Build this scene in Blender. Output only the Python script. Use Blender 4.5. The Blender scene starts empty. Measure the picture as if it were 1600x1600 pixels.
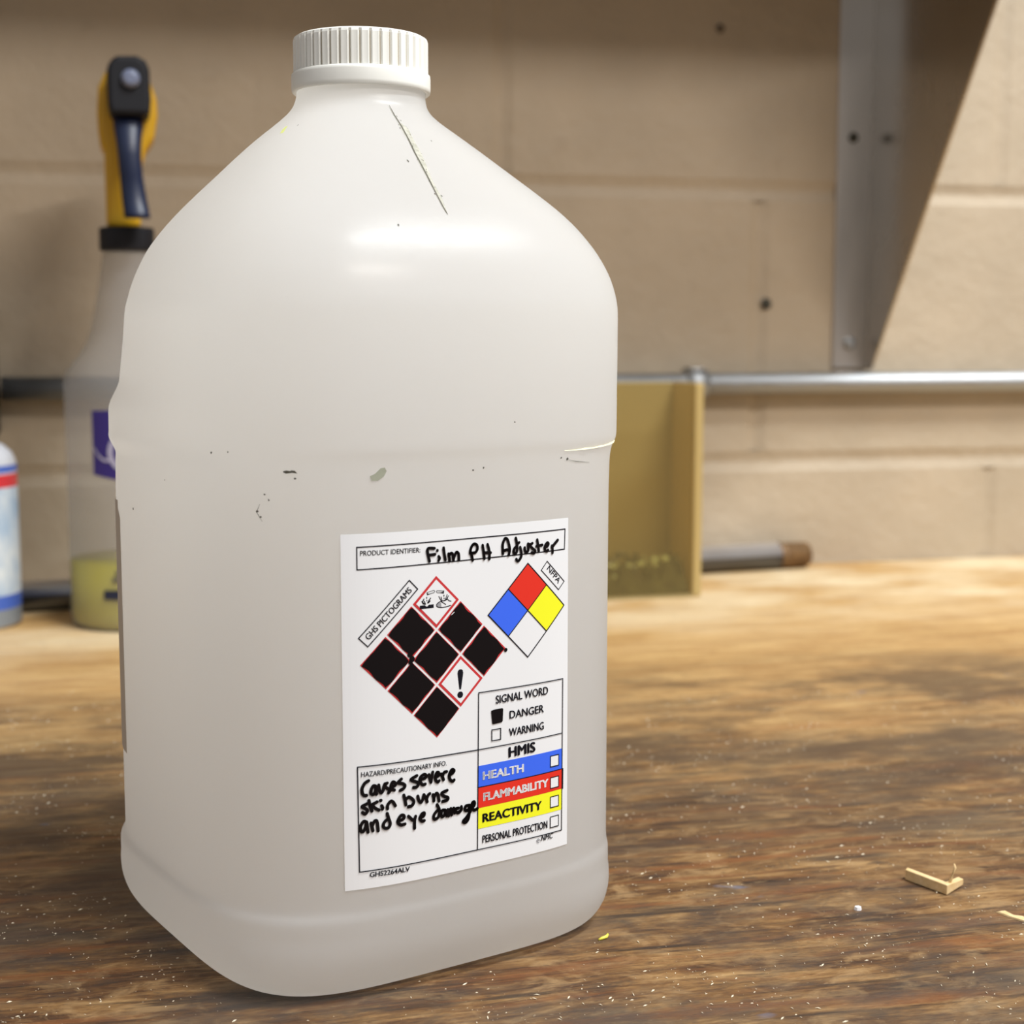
import bpy, bmesh, math, random
from mathutils import Vector, Matrix
random.seed(7)
S = bpy.context.scene
C = S.collection
PI = math.pi

# ------------------------------------------------------------------ camera, world, lights, exposure
CAM_H, PITCH, FPX = 0.185, math.radians(6.55), 2362.0
cd = bpy.data.cameras.new('camera')
cd.sensor_width = 36.0
cd.lens = FPX / 1600.0 * 36.0
cd.clip_start = 0.01
cd.dof.use_dof = True
cd.dof.focus_distance = 0.442
cd.dof.aperture_fstop = 14.5
cam = bpy.data.objects.new('camera', cd)
C.objects.link(cam)
cam.location = (0, 0, CAM_H)
cam.rotation_euler = (PI / 2 - PITCH, 0, 0)
S.camera = cam

W = bpy.data.worlds.new('world')
S.world = W
W.use_nodes = True
# the rest of the room as soft surrounding light: pale ceiling above, dim walls and floor below
_b = W.node_tree.nodes['Background']; _tc = W.node_tree.nodes.new('ShaderNodeTexCoord')
_sp = W.node_tree.nodes.new('ShaderNodeSeparateXYZ'); _rp = W.node_tree.nodes.new('ShaderNodeValToRGB')
W.node_tree.links.new(_tc.outputs['Generated'], _sp.inputs[0]); W.node_tree.links.new(_sp.outputs[2], _rp.inputs[0])
W.node_tree.links.new(_rp.outputs[0], _b.inputs[0])
_e = _rp.color_ramp.elements
_e.new(.5)
for _x, (_p, _c) in zip(_e, ((0.0, (.24, .22, .20, 1)), (.02, (.34, .32, .29, 1)), (.24, (.78, .80, .83, 1)))):
    _x.position = _p; _x.color = _c
_b.inputs[1].default_value = 0.59

def area(name, loc, target, sx, sy, watts, col):
    l = bpy.data.lights.new(name, 'AREA')
    l.shape = 'RECTANGLE'; l.size = sx; l.size_y = sy; l.energy = watts; l.color = col
    o = bpy.data.objects.new(name, l); C.objects.link(o)
    o.location = loc
    o.rotation_euler = (Vector(target) - Vector(loc)).to_track_quat('-Z', 'Y').to_euler()
    return o
# long fluorescent fixture hanging over the right half of the bench
area('bench_lamp', (0.95, 0.28, 1.95), (0.45, 0.75, 0.0), 1.10, 0.12, 51, (0.93, 0.985, 1.01))
# ceiling fixture further back in the room, behind and right of the camera
area('room_lamp', (1.10, -0.60, 1.69), (0.0, 0.8, 0.15), 0.9, 0.06, 29, (1.0, 0.945, 0.885))

S.view_settings.view_transform = 'Standard'
S.view_settings.look = 'None'
S.view_settings.gamma = 1.0
S.view_settings.use_curve_mapping = False
S.view_settings.exposure = 0.11

# ------------------------------------------------------------------ helpers
def tag(o, label=None, cat=None, group=None, kind=None):
    if label: o['label'] = label
    if cat: o['category'] = cat
    if group: o['group'] = group
    if kind: o['kind'] = kind
    return o

def empty(name, loc=(0, 0, 0), rz=0.0):
    o = bpy.data.objects.new(name, None); C.objects.link(o)
    o.empty_display_size = 0.02
    o.location = loc; o.rotation_euler = (0, 0, rz)
    return o

class MB:
    def __init__(s): s.v = []; s.f = []; s.m = []; s.sm = []
    def add(s, vs, fs, mi=0, smooth=False):
        b = len(s.v); s.v += [tuple(v) for v in vs]
        for f in fs:
            s.f.append([b + i for i in f]); s.m.append(mi); s.sm.append(smooth)
    def box(s, a, b, mi=0, M=None):
        x0, y0, z0 = a; x1, y1, z1 = b
        vs = [(x0,y0,z0),(x1,y0,z0),(x1,y1,z0),(x0,y1,z0),(x0,y0,z1),(x1,y0,z1),(x1,y1,z1),(x0,y1,z1)]
        if M: vs = [tuple(M @ Vector(v)) for v in vs]
        s.add(vs, [(0,3,2,1),(4,5,6,7),(0,1,5,4),(1,2,6,5),(2,3,7,6),(3,0,4,7)], mi)
    def grid(s, rows, closed=True, mi=0, smooth=True, cap0=False, cap1=False, flip=False):
        b = len(s.v); n = len(rows[0])
        for r in rows: s.v += [tuple(p) for p in r]
        for i in range(len(rows) - 1):
            for j in range(n if closed else n - 1):
                k = (j + 1) % n
                f = [b + i*n + j, b + i*n + k, b + (i+1)*n + k, b + (i+1)*n + j]
                s.f.append(f[::-1] if flip else f); s.m.append(mi); s.sm.append(smooth)
        if cap0: s.f.append([b + j for j in range(n)][::-1]); s.m.append(mi); s.sm.append(False)
        if cap1: s.f.append([b + (len(rows)-1)*n + j for j in range(n)]); s.m.append(mi); s.sm.append(False)
    def lathe(s, prof, n=48, mi=0, cap0=True, cap1=True, c=(0, 0), smooth=True):
        s.grid([[(c[0] + r*math.cos(2*PI*j/n), c[1] + r*math.sin(2*PI*j/n), z) for j in range(n)] for r, z in prof],
               True, mi, smooth, cap0, cap1)
    def tube(s, pts, r, n=16, mi=0, caps=True):
        P = [Vector(p) for p in pts]; rows = []
        R = r if isinstance(r, (list, tuple)) else [r]*len(P)
        up = Vector((0, 0, 1))
        for i, p in enumerate(P):
            t = (P[min(i+1, len(P)-1)] - P[max(i-1, 0)]).normalized()
            u = up if abs(t.dot(up)) < .95 else Vector((0, 1, 0))
            a = t.cross(u).normalized(); b = a.cross(t).normalized()
            rows.append([p + a*(R[i]*math.cos(2*PI*j/n)) + b*(R[i]*math.sin(2*PI*j/n)) for j in range(n)])
        s.grid(rows, True, mi, True, caps, caps, flip=True)
    def build(s, name, mats, parent=None, bevel=0.0, seg=2, auto=True):
        me = bpy.data.meshes.new(name)
        me.from_pydata(s.v, [], s.f)
        for m in (mats if isinstance(mats, (list, tuple)) else [mats]): me.materials.append(m)
        for p, mi, sm in zip(me.polygons, s.m, s.sm):
            p.material_index = mi; p.use_smooth = sm
        bm = bmesh.new(); bm.from_mesh(me)
        bmesh.ops.recalc_face_normals(bm, faces=bm.faces)
        bm.to_mesh(me); bm.free()
        me.update()
        o = bpy.data.objects.new(name, me); C.objects.link(o)
        if parent: o.parent = parent
        if bevel:
            b = o.modifiers.new('bevel', 'BEVEL'); b.width = bevel; b.segments = seg
            b.limit_method = 'ANGLE'; b.angle_limit = math.radians(40)
        return o

# node helpers
class NT:
    def __init__(s, name):
        s.mat = bpy.data.materials.new(name); s.mat.use_nodes = True
        s.t = s.mat.node_tree; s.p = s.t.nodes['Principled BSDF']; s.out = s.t.nodes['Material Output']
    def n(s, typ, **kw):
        x = s.t.nodes.new(typ)
        for k, v in kw.items(): setattr(x, k, v)
        return x
    def set(s, sock, v):
        if hasattr(v, 'is_output'): s.t.links.new(v, sock)
        else: sock.default_value = v
    def obj(s): return s.n('ShaderNodeTexCoord').outputs['Object']
    def map(s, vec, scale=(1, 1, 1), loc=(0, 0, 0)):
        m = s.n('ShaderNodeMapping'); s.set(m.inputs['Vector'], vec)
        m.inputs['Scale'].default_value = scale; m.inputs['Location'].default_value = loc
        return m.outputs[0]
    def noise(s, vec, scale=1.0, detail=2.0, rough=.5, dist=0.0):
        m = s.n('ShaderNodeTexNoise'); s.set(m.inputs['Vector'], vec)
        m.inputs['Scale'].default_value = scale; m.inputs['Detail'].default_value = detail
        m.inputs['Roughness'].default_value = rough; m.inputs['Distortion'].default_value = dist
        return m.outputs['Fac']
    def ramp(s, fac, stops):
        r = s.n('ShaderNodeValToRGB'); s.set(r.inputs[0], fac)
        e = r.color_ramp.elements
        while len(e) < len(stops): e.new(.5)
        for x, (p, c) in zip(e, stops):
            x.position = p; x.color = (c, c, c, 1) if isinstance(c, (int, float)) else tuple(c) + (1,)
        return r.outputs[0]
    def mix(s, fac, a, b, blend='MIX'):
        m = s.n('ShaderNodeMix'); m.data_type = 'RGBA'; m.blend_type = blend
        s.set(m.inputs[0], fac)
        s.set(m.inputs[6], a if hasattr(a, 'is_output') else tuple(a) + (1,))
        s.set(m.inputs[7], b if hasattr(b, 'is_output') else tuple(b) + (1,))
        return m.outputs[2]
    def math(s, op, a, b=0.0, c=0.0):
        m = s.n('ShaderNodeMath'); m.operation = op
        s.set(m.inputs[0], a); s.set(m.inputs[1], b)
        if len(m.inputs) > 2: s.set(m.inputs[2], c)
        return m.outputs[0]
    def smooth(s, v, a, b):
        m = s.n('ShaderNodeMapRange'); m.interpolation_type = 'SMOOTHSTEP'
        s.set(m.inputs[0], v); m.inputs[1].default_value = a; m.inputs[2].default_value = b
        return m.outputs[0]
    def sep(s, vec):
        m = s.n('ShaderNodeSeparateXYZ'); s.set(m.inputs[0], vec); return m.outputs
    def bump(s, h, strength=.3, dist=.001):
        b = s.n('ShaderNodeBump'); s.set(b.inputs['Height'], h)
        b.inputs['Strength'].default_value = strength; b.inputs['Distance'].default_value = dist
        s.t.links.new(b.outputs[0], s.p.inputs['Normal']); return b.outputs[0]
    def prin(s, col=None, rough=None, metal=None, **kw):
        if col is not None: s.set(s.p.inputs['Base Color'], col if hasattr(col, 'is_output') else tuple(col) + (1,))
        if rough is not None: s.set(s.p.inputs['Roughness'], rough)
        if metal is not None: s.set(s.p.inputs['Metallic'], metal)
        for k, v in kw.items(): s.set(s.p.inputs[k], v)
        return s
    def mixshader(s, kind, col, fac):
        t = s.n(kind); t.inputs['Color'].default_value = tuple(col) + (1,)
        m = s.n('ShaderNodeMixShader'); s.set(m.inputs[0], fac)
        cur = s.out.inputs['Surface'].links[0].from_socket
        s.t.links.new(cur, m.inputs[1]); s.t.links.new(t.outputs[0], m.inputs[2])
        s.t.links.new(m.outputs[0], s.out.inputs['Surface'])
        return s

def flat(name, col, rough=.5, metal=0.0, **kw):
    return NT(name).prin(col, rough, metal, **kw).mat

def speckled(name, col, col2, scale, rough=.5, metal=0.0, bump=0.0):
    t = NT(name); v = t.obj()
    n = t.noise(v, scale, 4, .6)
    t.prin(t.mix(t.ramp(n, [(.35, 0.0), (.7, 1.0)]), col, col2), rough, metal)
    if bump: t.bump(n, bump, .001)
    return t.mat

# ------------------------------------------------------------------ materials
def wall_paint():
    t = NT('block_paint'); v = t.obj()
    a = t.noise(v, 9, 3, .5); b = t.noise(v, 110, 5, .7); c = t.noise(v, 38, 4, .6)
    col = t.mix(t.ramp(a, [(.3, 0.0), (.75, 1.0)]), (.385, .312, .224), (.465, .376, .270))
    col = t.mix(t.ramp(c, [(.62, 0.0), (.8, .35)]), col, (.32, .25, .175))
    t.prin(col, .62)
    h = t.math('ADD', t.math('MULTIPLY', b, .5), c)
    t.bump(h, .75, .0024)
    return t.mat

def wood():
    t = NT('worn_plywood'); v = t.obj()
    w = t.noise(t.map(v, (2.2, 4.0, 1)), 1, 3, .55)
    cx = t.n('ShaderNodeCombineXYZ'); t.set(cx.inputs[1], t.math('MULTIPLY', t.math('SUBTRACT', w, .5), .045))
    va = t.n('ShaderNodeVectorMath'); va.operation = 'ADD'; t.set(va.inputs[0], v); t.set(va.inputs[1], cx.outputs[0])
    vw = va.outputs[0]
    g1 = t.noise(t.map(vw, (26, 170, 1)), 1, 10, .74, .4)
    g2 = t.noise(t.map(vw, (11, 52, 1), (3, 1, 0)), 1, 8, .7, .3)
    g = t.math('ADD', t.math('MULTIPLY', g1, .55), t.math('MULTIPLY', g2, .45))
    col = t.ramp(g, [(.39, (.022, .011, .006)), (.45, (.080, .035, .013)), (.50, (.150, .073, .025)),
                     (.55, (.225, .120, .043)), (.62, (.37, .225, .095))])
    bl = t.noise(t.map(v, (62, 95, 1), (6, 1, 0)), 1, 5, .68, .6)
    col = t.mix(t.ramp(bl, [(.50, 0.0), (.66, .7)]), col, (.34, .21, .095))
    col = t.mix(t.ramp(bl, [(.30, .75), (.46, 0.0)]), col, (.052, .033, .022))
    ln = t.noise(t.map(vw, (13, 230, 1), (2, 8, 0)), 1, 6, .62, .2)
    col = t.mix(t.ramp(ln, [(.35, .85), (.43, 0.0)]), col, (.030, .016, .009))
    # rusty resin streaks
    r = t.noise(t.map(vw, (10, 90, 1), (7, 2, 0)), 1, 6, .6)
    col = t.mix(t.ramp(r, [(.53, 0.0), (.64, .75)]), col, (.185, .066, .019))
    # worn, dirty front: grey oily stains with ragged outlines
    s1 = t.noise(t.map(vw, (8, 20, 1), (1, 5, 0)), 1, 8, .68)
    s2 = t.noise(t.map(v, (26, 60, 1), (4, 3, 0)), 1, 6, .7)
    st = t.math('ADD', t.math('MULTIPLY', s1, .7), t.math('MULTIPLY', s2, .3))
    y = t.sep(v)[1]
    front = t.smooth(t.math('ADD', y, t.math('MULTIPLY', t.math('SUBTRACT', w, .5), .25)), -.32, -.46)
    m = t.math('MULTIPLY', t.ramp(st, [(.47, 0.0), (.60, .82)]), t.math('ADD', t.math('MULTIPLY', front, .85), .12))
    col = t.mix(m, col, (.052, .042, .035))
    # bare, paler wood with dust towards the wall; part of the paleness is painted light
    d1 = t.noise(t.map(v, (6, 13, 1), (2, 9, 0)), 1, 6, .62)
    rear = t.smooth(t.math('ADD', y, t.math('MULTIPLY', t.math('SUBTRACT', t.math('ADD', t.math('MULTIPLY', d1, .6), t.math('MULTIPLY', s2, .4)), .5), .55)), -.70, -.20)
    col = t.mix(t.math('MULTIPLY', rear, .9), col, t.mix(t.ramp(g, [(.38, 0.0), (.62, 1.0)]), (.42, .22, .072), (.66, .43, .18)))
    dust = t.math('MULTIPLY', t.ramp(d1, [(.40, 0.0), (.60, .85)]), t.smooth(y, -.34, -.10))
    col = t.mix(dust, col, (.80, .67, .45))
    # dark blotchy patch of ground-in dirt across the middle of the bench
    pn = t.math('ADD', t.math('MULTIPLY', t.noise(t.map(v, (7, 15, 1), (3.3, 1.7, 0)), 1, 7, .66), .65), t.math('MULTIPLY', s2, .35))
    band = t.math('MULTIPLY', t.smooth(y, -.74, -.56), t.smooth(y, -.30, -.42))
    col = t.mix(t.math('MULTIPLY', t.ramp(pn, [(.46, 0.0), (.56, .74)]), band), col, (.066, .040, .024))
    # blue paint smears
    b = t.noise(t.map(v, (30, 55, 1), (9, 9, 0)), 1, 3, .5)
    col = t.mix(t.ramp(b, [(.72, 0.0), (.77, .5)]), col, (.13, .16, .24))
    # fine pale scratches and pits
    p = t.noise(t.map(v, (260, 900, 1)), 1, 3, .6)
    col = t.mix(t.ramp(p, [(.68, 0.0), (.76, .5)]), col, (.46, .34, .20))
    p2 = t.noise(t.map(v, (160, 700, 1), (5, 5, 0)), 1, 3, .6)
    col = t.mix(t.ramp(p2, [(.64, 0.0), (.74, .7)]), col, (.035, .022, .015))
    t.prin(col, t.ramp(g1, [(.3, .66), (.7, .48)]))
    t.p.inputs['Specular IOR Level'].default_value = .3
    t.bump(t.math('ADD', t.math('ADD', g1, t.math('MULTIPLY', ln, .6)), t.math('MULTIPLY', p, .35)), .6, .0012)
    return t.mat

def hdpe(name, col, tcol, fac, rough=.34):
    t = NT(name); v = t.obj()
    n = t.noise(v, 420, 2, .5)
    t.prin(col, rough); t.p.inputs['Specular IOR Level'].default_value = .36
    t.bump(n, .08, .0006)
    t.mixshader('ShaderNodeBsdfTranslucent', tcol, fac)
    return t.mat

def metal(name, col, r0, r1, scale=(20, 20, 20), bump=.05):
    t = NT(name); v = t.map(t.obj(), scale)
    n = t.noise(v, 1, 5, .6)
    t.prin(t.mix(n, [c*.82 for c in col], col), t.ramp(n, [(.3, r0), (.7, r1)]), 1.0)
    t.bump(n, bump, .0008)
    return t.mat

M_WALL = wall_paint()
M_WOOD = wood()
M_FLOOR = speckled('concrete', (.30, .28, .25), (.38, .36, .33), 14, .8)
M_JUG = hdpe('milky_polyethylene', (.895, .895, .898), (.935, .925, .90), .75, .27)
M_CAP = flat('white_cap_plastic', (.80, .79, .74), .42)
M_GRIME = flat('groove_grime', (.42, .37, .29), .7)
M_PAPER = flat('label_paper', (.78, .785, .80), .48)
M_INK = flat('marker_ink', (.006, .004, .0045), .55, 0.0, **{'Specular IOR Level': .12})
M_BLK = flat('print_black', (.007, .007, .012), .55, 0.0, **{'Specular IOR Level': .15})
M_RED = flat('print_red', (.72, .026, .012), .45)
M_CRIM = flat('print_crimson', (.55, .028, .032), .45)
M_BLU = flat('print_blue', (.040, .135, .84), .45)
M_YEL = flat('print_yellow', (.86, .86, .018), .45)
M_GREY = flat('print_grey', (.30, .30, .32), .5)
M_PAPER2 = flat('old_label_paper', (.52, .46, .39), .6)
M_DAB = flat('grey_green_smudge', (.34, .35, .27), .6)
M_SCUFF = speckled('scuffed_plastic', (.43, .41, .345), (.28, .27, .21), 700, .6)
M_DIRT = flat('dirt_line', (.075, .066, .045), .7)
M_SPECK = flat('dirt_speck', (.09, .085, .07), .7)
M_YSTAIN = flat('yellow_stain', (.76, .70, .48), .5)
M_HIGHL = flat('yellow_highlighter', (.74, .78, .26), .5)
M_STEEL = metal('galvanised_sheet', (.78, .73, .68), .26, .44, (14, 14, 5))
M_STEEL2 = metal('shaded_galvanised_sheet', (.50, .46, .41), .20, .36, (14, 14, 5))  # same sheet as the flange, colour darkened for the plate's dimmer reflections
M_EMT = metal('galvanised_conduit', (.42, .43, .44), .46, .60, (40, 40, 40))
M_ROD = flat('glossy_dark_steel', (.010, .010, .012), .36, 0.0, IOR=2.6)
M_RODT = metal('rod_highlight_steel', (.90, .91, .96), .36, .44, (8, 8, 8), 0.0)  # pale colour standing in for light along the rod's top
M_RUST = speckled('rusty_brass', (.22, .12, .045), (.10, .055, .025), 160, .55, .5)
M_BLACK = flat('black_plastic', (.008, .008, .011), .62)
M_BLACK.node_tree.nodes['Principled BSDF'].inputs['Specular IOR Level'].default_value = .3
M_DARK = flat('dark_hole', (.045, .042, .030), .8)
M_DARK2 = flat('faint_hole', (.13, .10, .07), .8)
M_NAVY = flat('navy_plastic', (.007, .013, .042), .42)
M_YELLOW = flat('yellow_plastic', (.62, .34, .008), .40)
M_NOZ = flat('grey_nozzle', (.16, .18, .26), .30)
M_SPRAY = hdpe('frosted_bottle_plastic', (.46, .45, .46), (.52, .51, .50), .35, .35)
M_SPRAY_T = M_SPRAY.copy(); M_SPRAY_T.name = 'frosted_bottle_plastic_thin'
def thin(m, col, fac):
    tr = m.node_tree; out = tr.nodes['Material Output']
    x = tr.nodes.new('ShaderNodeBsdfTransparent'); x.inputs[0].default_value = tuple(col) + (1,)
    k = tr.nodes.new('ShaderNodeMixShader'); k.inputs[0].default_value = fac
    cur = out.inputs['Surface'].links[0].from_socket
    tr.links.new(cur, k.inputs[1]); tr.links.new(x.outputs[0], k.inputs[2]); tr.links.new(k.outputs[0], out.inputs['Surface'])
thin(M_SPRAY_T, (.95, .95, .93), .66)
M_LIQ = flat('yellow_cleaner', (.42, .36, .004), .25)
M_LIQ2 = flat('violet_blue_print', (.030, .018, .150), .4)
M_SWIRL = flat('pale_swirl_print', (.40, .38, .50), .4)
M_TXTG = flat('grey_print', (.10, .095, .085), .5)
M_WBOT = flat('white_bottle_plastic', (.50, .51, .55), .35)
M_WLAB = speckled('mottled_blue_label', (.62, .66, .68), (.22, .36, .55), 34, .4)
M_WBLU = flat('blue_band', (.06, .12, .45), .4)
M_WRED = flat('red_band', (.55, .03, .04), .4)
M_WGRY = flat('grey_base_band', (.20, .22, .24), .4)
M_AMB = hdpe('amber_plastic', (.45, .355, .165), (.50, .40, .20), .35, .30)

M_AMBF = M_AMB.copy(); M_AMBF.name = 'amber_plastic_front'
thin(M_AMBF, (.95, .91, .78), .80)
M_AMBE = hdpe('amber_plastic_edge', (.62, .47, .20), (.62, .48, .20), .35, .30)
M_RES = speckled('green_residue', (.026, .027, .012), (.085, .09, .035), 130, .25)
M_CHIP = speckled('fresh_wood', (.62, .43, .20), (.74, .56, .32), 300, .7)
M_FLAKE = flat('sawdust_flake', (.80, .70, .52), .5)
M_CRUMB = flat('white_crumb', (.86, .85, .86), .6)
M_SHAV = flat('yellow_shaving', (.80, .74, .08), .45)

# ------------------------------------------------------------------ room shell, in the wall's own frame (x along wall, -y into the room)
WA = math.atan(.24)
WO = (0.0, 1.18, 0.0)
JZ, JH, JL, JX0 = 0.0855, 0.217, 0.4225, -0.0075
def wall():
    m = MB()
    x0, x1 = -1.6901, 1.6901
    hw, dp = .0085, .0024
    prof = [(-hw, 0), (-hw*.55, dp*.55), (0, dp), (hw*.55, dp*.55), (hw, 0)]
    zs = [JZ + JH*k for k in range(-5, 11)]
    for i, z in enumerate(zs[:-1]):
        za, zb = z + hw, zs[i+1] - hw
        par = (i - 5) % 2          # course above JZ is index 5
        off = JX0 + (JL/2 if par == 0 else 0)
        xs = [(x0, 0)]
        k = math.ceil((x0 + .02 - off)/JL)
        while off + k*JL < x1 - .02:
            for dx, d in prof: xs.append((off + k*JL + dx, d))
            k += 1
        xs.append((x1, 0))
        m.grid([[(x, d, za) for x, d in xs], [(x, d, zb) for x, d in xs]], False, 0, False)
    for z in zs:
        m.grid([[(x0, d, z + dz), (x1, d, z + dz)] for dz, d in prof], False, 0, False)
    m.box((x0, .006, zs[0]), (x1, .20, zs[-1]))
    o = m.build('wall_back', M_WALL)
    o.location = WO; o.rotation_euler = (0, 0, WA)
    tag(o, kind='structure')
wall()
f = MB(); f.box((-2.5, -2.5, -.93), (2.5, 2.6, -.90)); tag(f.build('floor', M_FLOOR), kind='structure')

def wl(s, off, z):
    """wall-frame point to world: s along the wall, off out from the wall"""
    c, n = math.cos(WA), math.sin(WA)
    return Vector((WO[0] + s*c + off*n, WO[1] + s*n - off*c, z))

# workbench
wb = empty('workbench', (WO[0], WO[1], -.90), WA)
tag(wb, 'worn stained brown plywood workbench standing against the beige block wall', 'workbench')
m = MB(); m.box((-1.05, -1.02, .862), (1.25, -.001, .90)); m.build('bench_top', M_WOOD, wb, .002)
for lx in (-.98, 1.10):
    for ly in (-.96, -.14):
        m = MB(); m.box((lx, ly, 0), (lx + .09, ly + .09, .862)); m.build('leg', M_WOOD, wb, .003)

# ------------------------------------------------------------------ the jug
PROF=[(-4.52,59.76,-.57,4.60),(-4.34,61.45,-.57,4.50),(-3.78,63.10,-.57,4.40),(-2.74,64.88,-.57,4.28),(-1.27,66.54,-.57,4.17),(0.81,68.18,-.57,4.04),(3.31,69.57,-.57,3.92),(6.15,70.65,-.57,3.79),(9.24,71.41,-.57,3.66),(12.49,71.81,-.57,3.54),(14.48,71.88,-.57,3.46),(17.5,71.95,-.57,3.44),(19.5,71.95,-.55,3.43),(21,71.7,-.4,3.41),(22.6,71.2,-.1,3.4),(24.5,71.05,0,3.39),(30,71.05,0,3.39),(90,71.05,0,3.39),(140,71.05,.1,3.39),(148,71.05,.4,3.39),
(150.5,71.05,.8,3.39),(152.2,71.15,1.3,3.39),(153.8,71.35,1.8,3.39),(155.5,71.42,2.0,3.39),(159,71.42,2.05,3.39),(163.5,71.4,2.1,3.39),(168,71.3,2.2,3.39),(175,71.0,2.6,3.39),(185,70.5,3.2,3.39),(194,70.1,3.6,3.39),(199,68.75,3.8,3.5),(204,66.95,3.8,3.6),(209,64.5,3.65,3.7),(214,61.5,3.4,3.8),(219,57.95,3.3,3.8),(224,53.9,3.1,3.7),(230,48.3,2.65,3.5),(236,42.45,2.2,3.2),(242,36.65,1.75,2.85),(248,30.57,1.5,2.45),(252,26.07,1.5,2.2),(255,23.0,1.6,2.05),(258,21.1,1.8,2.0),(261,20.4,2.0,2.0),(270,20.0,2.1,2.0)]
def pch(z):
    P=PROF
    if z<=P[0][0]: return P[0][1:]
    if z>=P[-1][0]: return P[-1][1:]
    k=0
    while P[k+1][0]<z: k+=1
    def slope(i,j):
        if i<=0 or i>=len(P)-1: return 0.0
        h0=P[i][0]-P[i-1][0];h1=P[i+1][0]-P[i][0]
        d0=(P[i][j]-P[i-1][j])/h0;d1=(P[i+1][j]-P[i][j])/h1
        if d0*d1<=0: return 0.0
        w1=2*h1+h0;w2=h1+2*h0
        return (w1+w2)/(w1/d0+w2/d1)
    h=P[k+1][0]-P[k][0];t=(z-P[k][0])/h
    out=[]
    for j in (1,2,3):
        m0=slope(k,j)*h;m1=slope(k+1,j)*h;y0=P[k][j];y1=P[k+1][j]
        out.append((2*t**3-3*t*t+1)*y0+(t**3-2*t*t+t)*m0+(-2*t**3+3*t*t)*y1+(t**3-t*t)*m1)
    return out
YAW=math.radians(33.45);JX,JY=-50.04,492.8
CY_,SY_=math.cos(YAW),math.sin(YAW)
def jpt(th,z,off=0.0):
    """point in mm on jug, th from e1 toward e2"""
    a,dx,n=pch(z)
    c,s=math.cos(th),math.sin(th)
    r=a/(abs(c)**n+abs(s)**n)**(1/n)+off
    if 148<z<172:      # moulded swelling above the step on the side turned away to the left
        w=(z-148)/6 if z<154 else 1.0 if z<162 else (172-z)/10
        w=w*w*(3-2*w)
        d=(th-2.45+math.pi)%(2*math.pi)-math.pi
        r+=3.4*w*math.exp(-(d/.55)**2)
    lx,ly=r*c,r*s
    return (dx+lx*CY_-ly*SY_, lx*SY_+ly*CY_, z)

JK = .97615
jug = empty('plastic_jug', (JK*JX/1000, JK*JY/1000, .185*(1 - JK)))
jug.scale = (JK, JK, JK)
tag(jug, 'large milky white plastic jug with ribbed cap and hazard label in the foreground', 'jug')

def J(th, z, off=0.0):
    x, y, zz = jpt(th, z, off)
    return (x/1000, y/1000, zz/1000)

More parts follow.
